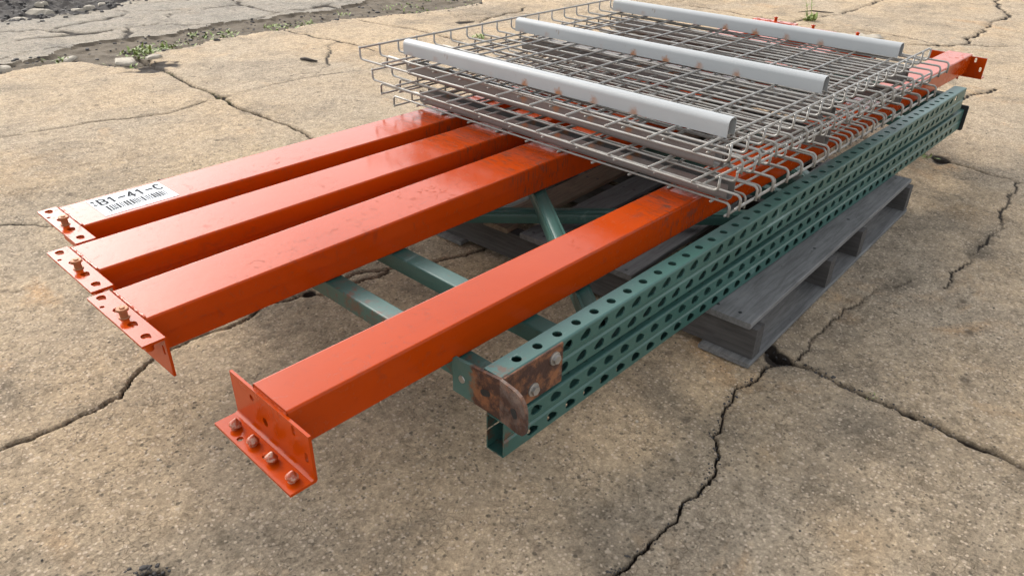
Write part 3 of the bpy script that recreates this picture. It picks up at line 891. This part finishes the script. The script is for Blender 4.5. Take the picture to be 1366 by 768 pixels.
BEAMS = [  # near plate x, y centre near, y centre far, width, up
    (-.281, .957, .966, .130, False, 'orange steel beam with a white barcode sticker near its end, leftmost of the four'),
    (-.332, .750, .765, .131, False, 'plain orange steel beam in the middle of the three that lie close together, rusty pin at its end'),
    (-.343, .531, .566, .129, False, 'orange steel beam rightmost of the three close together, beside the wide gap, rusty pin at its end'),
    (-.310, .152, .131, .0925, True, 'narrower orange steel beam lying apart beside the green post, with an upright end plate'),
]
bobs = []
for x, y0, y1, wd, upp, lab in BEAMS:
    rz = math.atan2(y1 - y0, LB)
    t = thing('steel_beam', (x, y0, ZB), lab, 'beam', 'orange beams across the frames', rz)
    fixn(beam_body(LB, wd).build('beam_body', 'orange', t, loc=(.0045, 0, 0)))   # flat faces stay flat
    yl = wd / 2 + .006 if not upp else .106
    beam_end(t, 0, yl, upp, LB, False, wd)
    beam_end(t, LB + .009, yl, upp, LB, True, wd)
    bobs.append(t)

# sticker with its print, on the first beam
def text_mesh(s, size, bold=.012, name='lettering'):
    cu = bpy.data.curves.new(name, 'FONT'); cu.body = s; cu.size = size; cu.extrude = 0; cu.offset = size * bold
    cu.resolution_u = 3
    o = bpy.data.objects.new('tmp', cu); C.objects.link(o)
    dg = bpy.context.evaluated_depsgraph_get(); dg.update()
    me = bpy.data.meshes.new_from_object(o.evaluated_get(dg))
    bpy.data.objects.remove(o); bpy.data.curves.remove(cu)
    return me
lt = bobs[0]
LW, LH = .155, .103
st = MB(); st.box(0, LW, -LH / 2, LH / 2, 0, .0004)
# curled, torn left corner
stk = st.build('sticker', 'paper', lt, loc=(.055, .0005, TH + .0003))
zt = .0007
def ink(me_or_mb, name, loc, rz=0.0, mat='ink'):
    me = me_or_mb if isinstance(me_or_mb, bpy.types.Mesh) else me_or_mb.mesh(name, mat)
    if not me.materials: me.materials.append(MAT[mat])
    o = bpy.data.objects.new(name, me); C.objects.link(o); o.parent = stk; o.location = loc; o.rotation_euler = (0, 0, rz)
    return o
def glyphs(text, h, w_, gap, st):
    """block capitals drawn as flat strokes"""
    arc = lambda cx, cy, rx, ry, a, b, n=8: [(cx + rx * math.cos(R(a + (b - a) * i / n)), cy + ry * math.sin(R(a + (b - a) * i / n))) for i in range(n + 1)]
    G_ = {'B': [[(0, 0), (0, 1)], [(0, 1), (.5, 1)] + arc(.52, .76, .42, .24, 90, -90) + [(0, .52)], [(0, .52), (.5, .52)] + arc(.52, .26, .48, .26, 90, -90) + [(0, 0)]],
          '1': [[(.15, .78), (.5, 1), (.5, 0)]], '4': [[(.72, 0), (.72, 1), (0, .3), (1, .3)]], '-': [[(.05, .48), (.95, .48)]],
          'C': [arc(.5, .5, .5, .5, 48, 312, 14)]}
    m = MB(); x = 0; lay = 0
    for ch in text:
        for pl in G_[ch]:
            p = [Vector((x + a * w_, b * h, 0)) for a, b in pl]
            for a, b in zip(p[:-1], p[1:]):
                d = (b - a).normalized(); n_ = Vector((-d.y, d.x, 0)) * st / 2 * (1.5 if ch == '-' else 1); e = d * st * .35; lay += 1
                zz = Vector((0, 0, lay * 2e-6))
                m.add([a - e - n_ + zz, b + e - n_ + zz, b + e + n_ + zz, a - e + n_ + zz], [(0, 1, 2, 3)])
        x += w_ + gap
    return m
ink(glyphs('B1-41-C', .031, .0138, .0060, .0048), 'lettering', (.017, .010, zt), 0, 'ink')
rb = random.Random(9); m = MB(); x = .018
while x < .140:
    wb = rb.choice((.0018, .0024, .0032, .0042)); m.box(x, x + wb, -.030, -.002, 0, .0001); x += wb + rb.choice((.0018, .0022, .0028))
ink(m, 'barcode', (0, 0, zt - .0001))
ink(text_mesh('B1 41 C 1', .008), 'small_print', (.060, -.038, zt))
ink(text_mesh('SCAN 2B', .007), 'small_print', (.010, -.040, zt), R(90) * .25)
m = MB(); m.box(0, .0016, 0, .030, 0, .0001); m.add([(-.004, .022, .0001), (.0056, .022, .0001), (.0008, .032, .0001)], [(0, 1, 2)]); m.box(-.004, .0056, .002, .006, 0, .00008)
ink(m, 'arrow_mark', (.006, .012, zt - .0001))

# ------------------------------------------------------------------ wire decks
WR = .0029
def arc_end(y, z, dy, dz, h, r=.011, n=5):
    """from the flat run: bend at y by radius r towards dz, then h long"""
    pts = []
    for i in range(n + 1):
        a = R(90) * i / n
        pts.append((y - dy * r + dy * r * math.sin(a), z + dz * (r - r * math.cos(a))))
    pts.append((y, z + dz * h))
    return pts
def deck(x, y0, y1, zy, inv, rz, label, chan, hc, nx=18, pitch=.0703, drop=.032, ch_y=(.058, 1.088), lift=0.0, wch=.034, chmat='channel'):
    """origin at the near right corner on the level of the cross wires' axis"""
    t = thing('wire_deck', (x, 0, zy), label, 'wire deck', 'wire decks in one stack', rz)
    s = 1 if inv else -1             # side the flange and the channels lie on
    pts = [(0, *p) for p in reversed(arc_end(y0, 0, -1, s, drop))] + [(0, *p) for p in arc_end(y1, 0, 1, s, drop)]
    m = MB(); m.tube(pts, WR, 8)
    proto = m.build('cross_wire', 'wire', t, smooth=True)
    rj = random.Random(int(zy * 1000))
    for k in range(1, nx):
        o = dup(proto, t, (k * pitch, 0, rj.uniform(-.0006, .0006)))
        o.rotation_euler = (0, 0, rj.uniform(-.0012, .0012))
    L = (nx - 1) * pitch
    m = MB(); m.tube([(-.006, 0, 0), (L * .3, 0, 0), (L * .7, 0, 0), (L + .006, 0, 0)], WR, 8)
    lw = m.build('long_wire', 'wire', t, smooth=True, loc=(0, .0, 0))
    ys = [.066 + .109 * k for k in range(10)]
    zl = s * WR * 2.05
    lw.location = (0, ys[0], zl)
    for y in ys[1:]: dup(lw, t, (0, y, zl))
    m = MB(); m.tube([(-.006, 0, 0), (L * .5, 0, 0), (L + .006, 0, 0)], WR, 8)
    rw = m.build('rim_wire', 'wire', t, smooth=True)
    rw.location = (0, y0 + WR * 2.0, s * (drop - WR * .9)); dup(rw, t, (0, y1 - WR * 2.0, s * (drop - WR * .9)))
    if not chan: return t
    # channels: rounded U, open towards the wires
    hw, rc, tk = wch / 2, min(.013, hc * .6), .0016
    prof = []
    for i in range(7):
        a = R(180 - 90 * i / 6); prof.append((-hw + rc + rc * math.cos(a), hc - rc + rc * math.sin(a)))
    for i in range(7):
        a = R(90 - 90 * i / 6); prof.append((hw - rc + rc * math.cos(a), hc - rc + rc * math.sin(a)))
    prof = [(-hw, 0)] + prof + [(hw, 0)]
    rin = rc - tk
    inn = []
    for i in range(7):
        a = R(90 * i / 6); inn.append((hw - rc + rin * math.cos(a), hc - rc + rin * math.sin(a)))
    for i in range(7):
        a = R(90 + 90 * i / 6); inn.append((-hw + rc + rin * math.cos(a), hc - rc + rin * math.sin(a)))
    inn = [(hw - tk, 0)] + inn + [(-hw + tk, 0)]
    loop = prof + inn; k = len(loop)
    m = MB(); ya, yb_ = ch_y
    z0 = 0
    yss = [ya, ya * .66 + yb_ * .34, ya * .33 + yb_ * .67, yb_]
    vs = [(a, y, s * b) for y in yss for a, b in loop]
    fs = []
    for q in range(3):
        for i in range(k): fs.append((q * k + i, (q + 1) * k + i, (q + 1) * k + (i + 1) % k, q * k + (i + 1) % k))
    n1 = len(prof)
    for q in (0, 3):
        for i in range(n1 - 1):
            fs.append((q * k + i, q * k + i + 1, q * k + k - 2 - i, q * k + k - 1 - i))
    m.add(vs, fs)
    zc = s * (WR * 3.1 + .0004 + lift)
    ch0 = fixn(m.build('channel', chmat, t, auto=40, loc=(chan[0], 0, zc)))
    for cx in chan[1:]: dup(ch0, t, (cx, 0, zc))
    return t
deck(.726, .022, 1.160, .3388, False, R(0.0), 'lowest wire deck of the stack, flat on the orange beams with its edges turned down', (), .0, drop=.031)
deck(.661, -.030, 1.138, .3920, False, R(-.2), 'second wire deck from the bottom of the stack, right way up with edges turned down', (.072, .56, 1.08), .0385, drop=.031, ch_y=(.03, 1.03), chmat='channel_shaded')
deck(.632, .008, 1.164, .4000, True, R(-1.2), 'third wire deck of the stack, upside down with its edges turned up between two others', (.118, .640, 1.14), .0380, ch_y=(.06, 1.09), wch=.030, chmat='channel_shaded')
deck(.676, -.014, 1.155, .4620, False, R(-1.5), 'second wire deck from the top of the stack, right way up beneath the topmost', (.036, .52, 1.02), .0385, ch_y=(.062, 1.09), drop=.031, chmat='channel_shaded')
deck(.621, -.010, 1.152, .4690, True, R(.55), 'topmost wire deck, upside down with three pale grey channels lying across it', (.118, .592, 1.130), .0400, ch_y=(.052, 1.082), drop=.035)

# ------------------------------------------------------------------ weeds, stones, litter
def leaf_mb(m, base, az, tilt, L, wd, bend=.5, seg=4):
    d = Vector((math.cos(az), math.sin(az), 0)); sdv = Vector((-math.sin(az), math.cos(az), 0))
    p = Vector(base); pts = []; a = tilt
    for i in range(seg + 1):
        t_ = i / seg; wv = wd * math.sin(math.pi * min(1, t_ * .9 + .08)) * .5
        pts.append((p - sdv * wv, p + Vector((0, 0, -wv * .25)), p + sdv * wv))
        p = p + (d * math.cos(a) + Vector((0, 0, 1)) * math.sin(a)) * (L / seg); a -= bend / seg
    vs = [q for r_ in pts for q in r_]; fs = []
    for i in range(seg):
        for j in range(2): fs.append((i * 3 + j, i * 3 + j + 1, (i + 1) * 3 + j + 1, (i + 1) * 3 + j))
    m.add(vs, fs)
def weed(x, y, h, n, label, group=None, spread=1.0, seed=0, stems=0):
    rw = random.Random(seed); z = gz(x, y) - .004
    m = MB()
    for _ in range(n):
        leaf_mb(m, (rw.uniform(-.012, .012) * spread, rw.uniform(-.012, .012) * spread, 0), rw.uniform(0, 6.28), rw.uniform(.35, 1.35), h * rw.uniform(.5, 1.0), h * rw.uniform(.14, .26), rw.uniform(.4, 1.5))
    t = thing('weed', (x, y, z), label, 'weed', group)
    m.build('foliage', 'leaf', t, smooth=True)
    if stems:
        q = MB()
        for s_ in range(stems):
            px, py = rw.uniform(-.02, .02), rw.uniform(-.02, .02)
            hh = h * rw.uniform(1.6, 2.4); lx, ly = rw.uniform(-.06, .06), rw.uniform(-.06, .06)
            q.tube([(px, py, 0), (px + lx * .4, py + ly * .4, hh * .5), (px + lx, py + ly, hh)], [.0028, .0022, .001], 5)
            for i in range(7):
                f_ = rw.uniform(.25, 1)
                leaf_mb(q, (px + lx * f_, py + ly * f_, hh * f_), rw.uniform(0, 6.28), rw.uniform(.2, 1.0), h * .42, h * .12, .8)
        q.build('stem', 'leaf', t, smooth=True)
    return t
weed(4.716, 1.571, .085, 26, 'tall green weed growing from the crack behind the far ends of the beams', seed=1, stems=2, spread=3)
weed(2.405, .056, .030, 16, 'small green weed in the dark hollow of the joint beyond the far pallet corner', seed=2, spread=2)
weed(.772, -.347, .016, 7, 'tiny green sprout in the joint right of the pallet, the one nearer the pallet', seed=3)
weed(.770, -.420, .020, 8, 'tiny green sprout in the joint right of the pallet, the one farther from the pallet', seed=4)
weed(1.028, 3.80, .07, 22, 'leafy weed clump with pale leaves where the slab joint meets the dirt strip', seed=5, spread=4)
weed(2.62, 2.72, .06, 22, 'small green weed seen through the upturned rim at the back of the wire decks', seed=6, spread=3)
rw = random.Random(21)
ORD = ('leftmost', 'second from left', 'third from left', 'fourth from left', 'middle', 'fourth from right', 'third from right', 'second from right', 'rightmost')
for i, x in enumerate((.62, 1.18, 1.42, 1.66, 1.90, 2.15, 2.5, 2.85, 3.3)):
    a, b_ = np.interp(x, [p[0] for p in EDGE], [p[1] for p in EDGE]), np.interp(x, [p[0] for p in EDGE2], [p[1] for p in EDGE2])
    weed(x, a + (b_ - a) * rw.uniform(.15, .75), rw.uniform(.028, .055), rw.randint(12, 22), ORD[i] + ' of the small weed tufts in the dirt strip along the slab edge', 'weeds in the dirt strip', 2.5, 40 + i)
# uncountable low growth in the strip
m = MB(); rw = random.Random(5)
for i in range(900):
    x = rw.choice((rw.gauss(1.75, .35), rw.gauss(1.0, .12), rw.gauss(2.9, .5)))
    a, b_ = np.interp(x, [p[0] for p in EDGE], [p[1] for p in EDGE]), np.interp(x, [p[0] for p in EDGE2], [p[1] for p in EDGE2])
    y = a + (b_ - a) * rw.uniform(.0, .6)
    if vnoise(np.array([x]), np.array([y]), 4, 33)[0] < -.06: continue
    leaf_mb(m, (x, y, gz(x, y) - .002), rw.uniform(0, 6.28), rw.uniform(.05, .9), rw.uniform(.015, .04), rw.uniform(.008, .018), .5, 2)
tag(m.build('ground_cover', 'leaf'), 'low green ground cover creeping along the dirt strip', 'ground cover', kind='stuff')

def rock_mb(sx, sy, sz, seed, flat=.5):
    rg_ = random.Random(seed); m = MB(); n = 7; lv = [(-.5, 1.02), (-.1, 1.0), (.28, .90), (.5, .62)]
    base = [1 + rg_.uniform(-.36, .34) for _ in range(n)]
    vs = [(sx * r_ * base[i] * math.cos(2 * math.pi * i / n), sy * r_ * base[i] * math.sin(2 * math.pi * i / n), sz * (h + .5) + rg_.uniform(-.13, .13) * sz) for h, r_ in lv for i in range(n)]
    fs = [(k * n + i, k * n + (i + 1) % n, (k + 1) * n + (i + 1) % n, (k + 1) * n + i) for k in range(3) for i in range(n)]
    fs += [tuple(reversed(range(n))), tuple(3 * n + i for i in range(n))]
    m.add(vs, fs); return m
def rock(x, y, sx, sy, sz, label, seed, mat='stone', name='stone', group=None, cat='stone'):
    o = rock_mb(sx, sy, sz, seed).build(name, mat); o.location = (x, y, gz(x, y) - sz * .25); o.rotation_euler = (0, 0, seed * 1.3)
    return tag(o, label, cat, group)
rock(.861, 3.60, .085, .05, .022, 'flat pale chunk of concrete broken off where the slab joint meets the dirt', 1)
rock(.995, 3.56, .035, .03, .018, 'small pale concrete chip beside the flat broken chunk at the slab joint', 2)
rock(.66, 3.84, .07, .028, .02, 'long thin pale concrete sliver along the edge of the dirt strip', 3)
rock(.36, 3.86, .055, .035, .03, 'grey stone lump on the dirt strip at the left of the photo', 4)
rock(1.011, 5.32, .085, .065, .06, 'biggest pale stone on the dark rubble at the upper left', 5)
rw = random.Random(31)
for i, x in enumerate((.58, .72, .86, 1.10, 1.22, 1.34, 1.46, 1.60, 1.75)):
    y = np.interp(x, [p[0] for p in ASPH], [p[1] for p in ASPH]) + rw.uniform(.02, .75)
    rock(x, y, rw.uniform(.03, .075), rw.uniform(.02, .04), rw.uniform(.012, .03), ORD[i] + ' of the small pale flat stones on the dark rubble soil', 60 + i, group='pale stones on the dark rubble')
# rubble and gravel nobody could count
def scatter(name, n, fn, smin, smax, mat, label, seed):
    rg_ = random.Random(seed); m = MB()
    protos = [rock_mb(1, .8, .7, s_) for s_ in range(6)]
    for i in range(n):
        x, y = fn(rg_); s_ = rg_.uniform(smin, smax) * (1 + 1.2 * (rg_.random() ** 6)); a = rg_.uniform(0, 6.28); p = protos[i % 6]
        z = gz(x, y) - s_ * .18; c_, d_ = math.cos(a) * s_, math.sin(a) * s_
        m.add([(x + q[0] * c_ - q[1] * d_, y + q[0] * d_ + q[1] * c_, z + q[2] * s_) for q in p.v], p.f)
    return tag(m.build(name, mat), label, name.replace('_', ' '), kind='stuff')
def in_strip(g):
    x = g.uniform(-.2, 4.0); a = np.interp(x, [p[0] for p in EDGE], [p[1] for p in EDGE]); b_ = np.interp(x, [p[0] for p in EDGE2], [p[1] for p in EDGE2])
    return x, a + (b_ - a) * g.uniform(-.1, 1.1)
def in_rubble(g):
    x = g.uniform(.2, 2.6); return x, np.interp(x, [p[0] for p in ASPH], [p[1] for p in ASPH]) + g.uniform(-.12, 1.5)
def along(poly, wd):
    def fn(g):
        i = g.randrange(len(poly) - 1); t_ = g.random(); a, b_ = poly[i], poly[i + 1]
        return a[0] + (b_[0] - a[0]) * t_ + g.gauss(0, wd), a[1] + (b_[1] - a[1]) * t_ + g.gauss(0, wd)
    return fn
scatter('dirt_crumbs', 420, in_strip, .003, .009, 'gravel', 'dark dirt crumbs strewn along the strip between slab and old pavement', 1)
scatter('rubble', 700, in_rubble, .006, .017, 'gravel', 'dark crumbled rubble at the upper left edge of the yard', 2)
scatter('joint_grit', 220, along([(.78, -.097), (.772, -.157), (.777, -.199), (.768, -.28), (.769, -.39), (.765, -.494), (.756, -.637)], .006), .0010, .0030, 'gravel', 'dark grit caught in the slab joint right of the pallet', 3)
scatter('crack_grit', 160, along([(.011, -.219), (.122, -.231), (.28, -.229), (.37, -.211), (.424, -.17), (.512, -.145), (.601, -.128), (.704, -.137), (.759, -.16)], .005), .0008, .0022, 'gravel', 'dark grit along the crack that runs towards the camera', 4)
scatter('pothole_gravel', 110, lambda g: (-.492 + g.gauss(0, .013), .292 + g.gauss(0, .014)), .0012, .0034, 'gravel', 'black gravel in the small pothole at the lower left', 5)
scatter('loose_grit', 500, lambda g: (g.uniform(-.6, 2.8), g.uniform(-.7, 3.4)), .0008, .0020, 'stone', 'pale loose grit on the concrete', 6)
scatter('dark_grit', 500, lambda g: (g.uniform(-.6, 3.2), g.uniform(-.7, 3.4)), .0008, .0022, 'bark', 'dark loose grit on the concrete', 7)

# a dark stick, a dead leaf, a twig, and a pale flattened sheet
m = MB(); m.tube([(-.05, 0, .008), (-.02, .006, .010), (.02, -.004, .009), (.055, .004, .006)], [.006, .009, .008, .004], 7)
o = m.build('stick', 'bark', smooth=True); o.location = (1.545, 2.93, gz(1.545, 2.93)); o.rotation_euler = (0, 0, R(-70)); tag(o, 'short dark stick lying on the concrete left of the wire decks', 'stick')
m = MB(); m.tube([(-.13, 0, .005), (-.03, .012, .014), (.05, -.004, .009), (.13, .006, .004)], [.002, .005, .005, .002], 6)
o = m.build('twig', 'bark', smooth=True); o.location = (5.02, 1.66, gz(5.0, 1.66)); o.rotation_euler = (0, 0, R(-46)); tag(o, 'thin dark twig on the concrete beside the tall weed', 'twig')
m = MB()
for k in range(3): leaf_mb(m, (-.05 + .03 * k, .012 * k, .002), R(20 + 35 * k), .25, .085, .045, .7, 5)
o = m.build('dead_leaf', 'deadleaf', smooth=True); o.location = (3.62, .40, gz(3.62, .40)); tag(o, 'curled brown dead leaf on the sunlit concrete at the far right', 'leaf')
m = MB(); n = 10
vs = []; rw = random.Random(2)
for i in range(n + 1):
    for j in range(5):
        vs.append((-.18 + .36 * i / n, -.06 + .03 * j + rw.uniform(-.006, .006), .004 + abs(math.sin(i * 1.1 + j * .9)) * .012 + rw.uniform(0, .004)))
m.add(vs, [(i * 5 + j, i * 5 + j + 1, (i + 1) * 5 + j + 1, (i + 1) * 5 + j) for i in range(n) for j in range(4)])
o = m.build('crumpled_sheet', 'stone', smooth=True); o.location = (4.35, 1.13, gz(4.35, 1.13)); o.rotation_euler = (0, 0, R(-52))
so = o.modifiers.new('thickness', 'SOLIDIFY'); so.thickness = .0015
tag(o, 'pale crumpled sheet lying flat behind the far ends of the beams', 'litter')
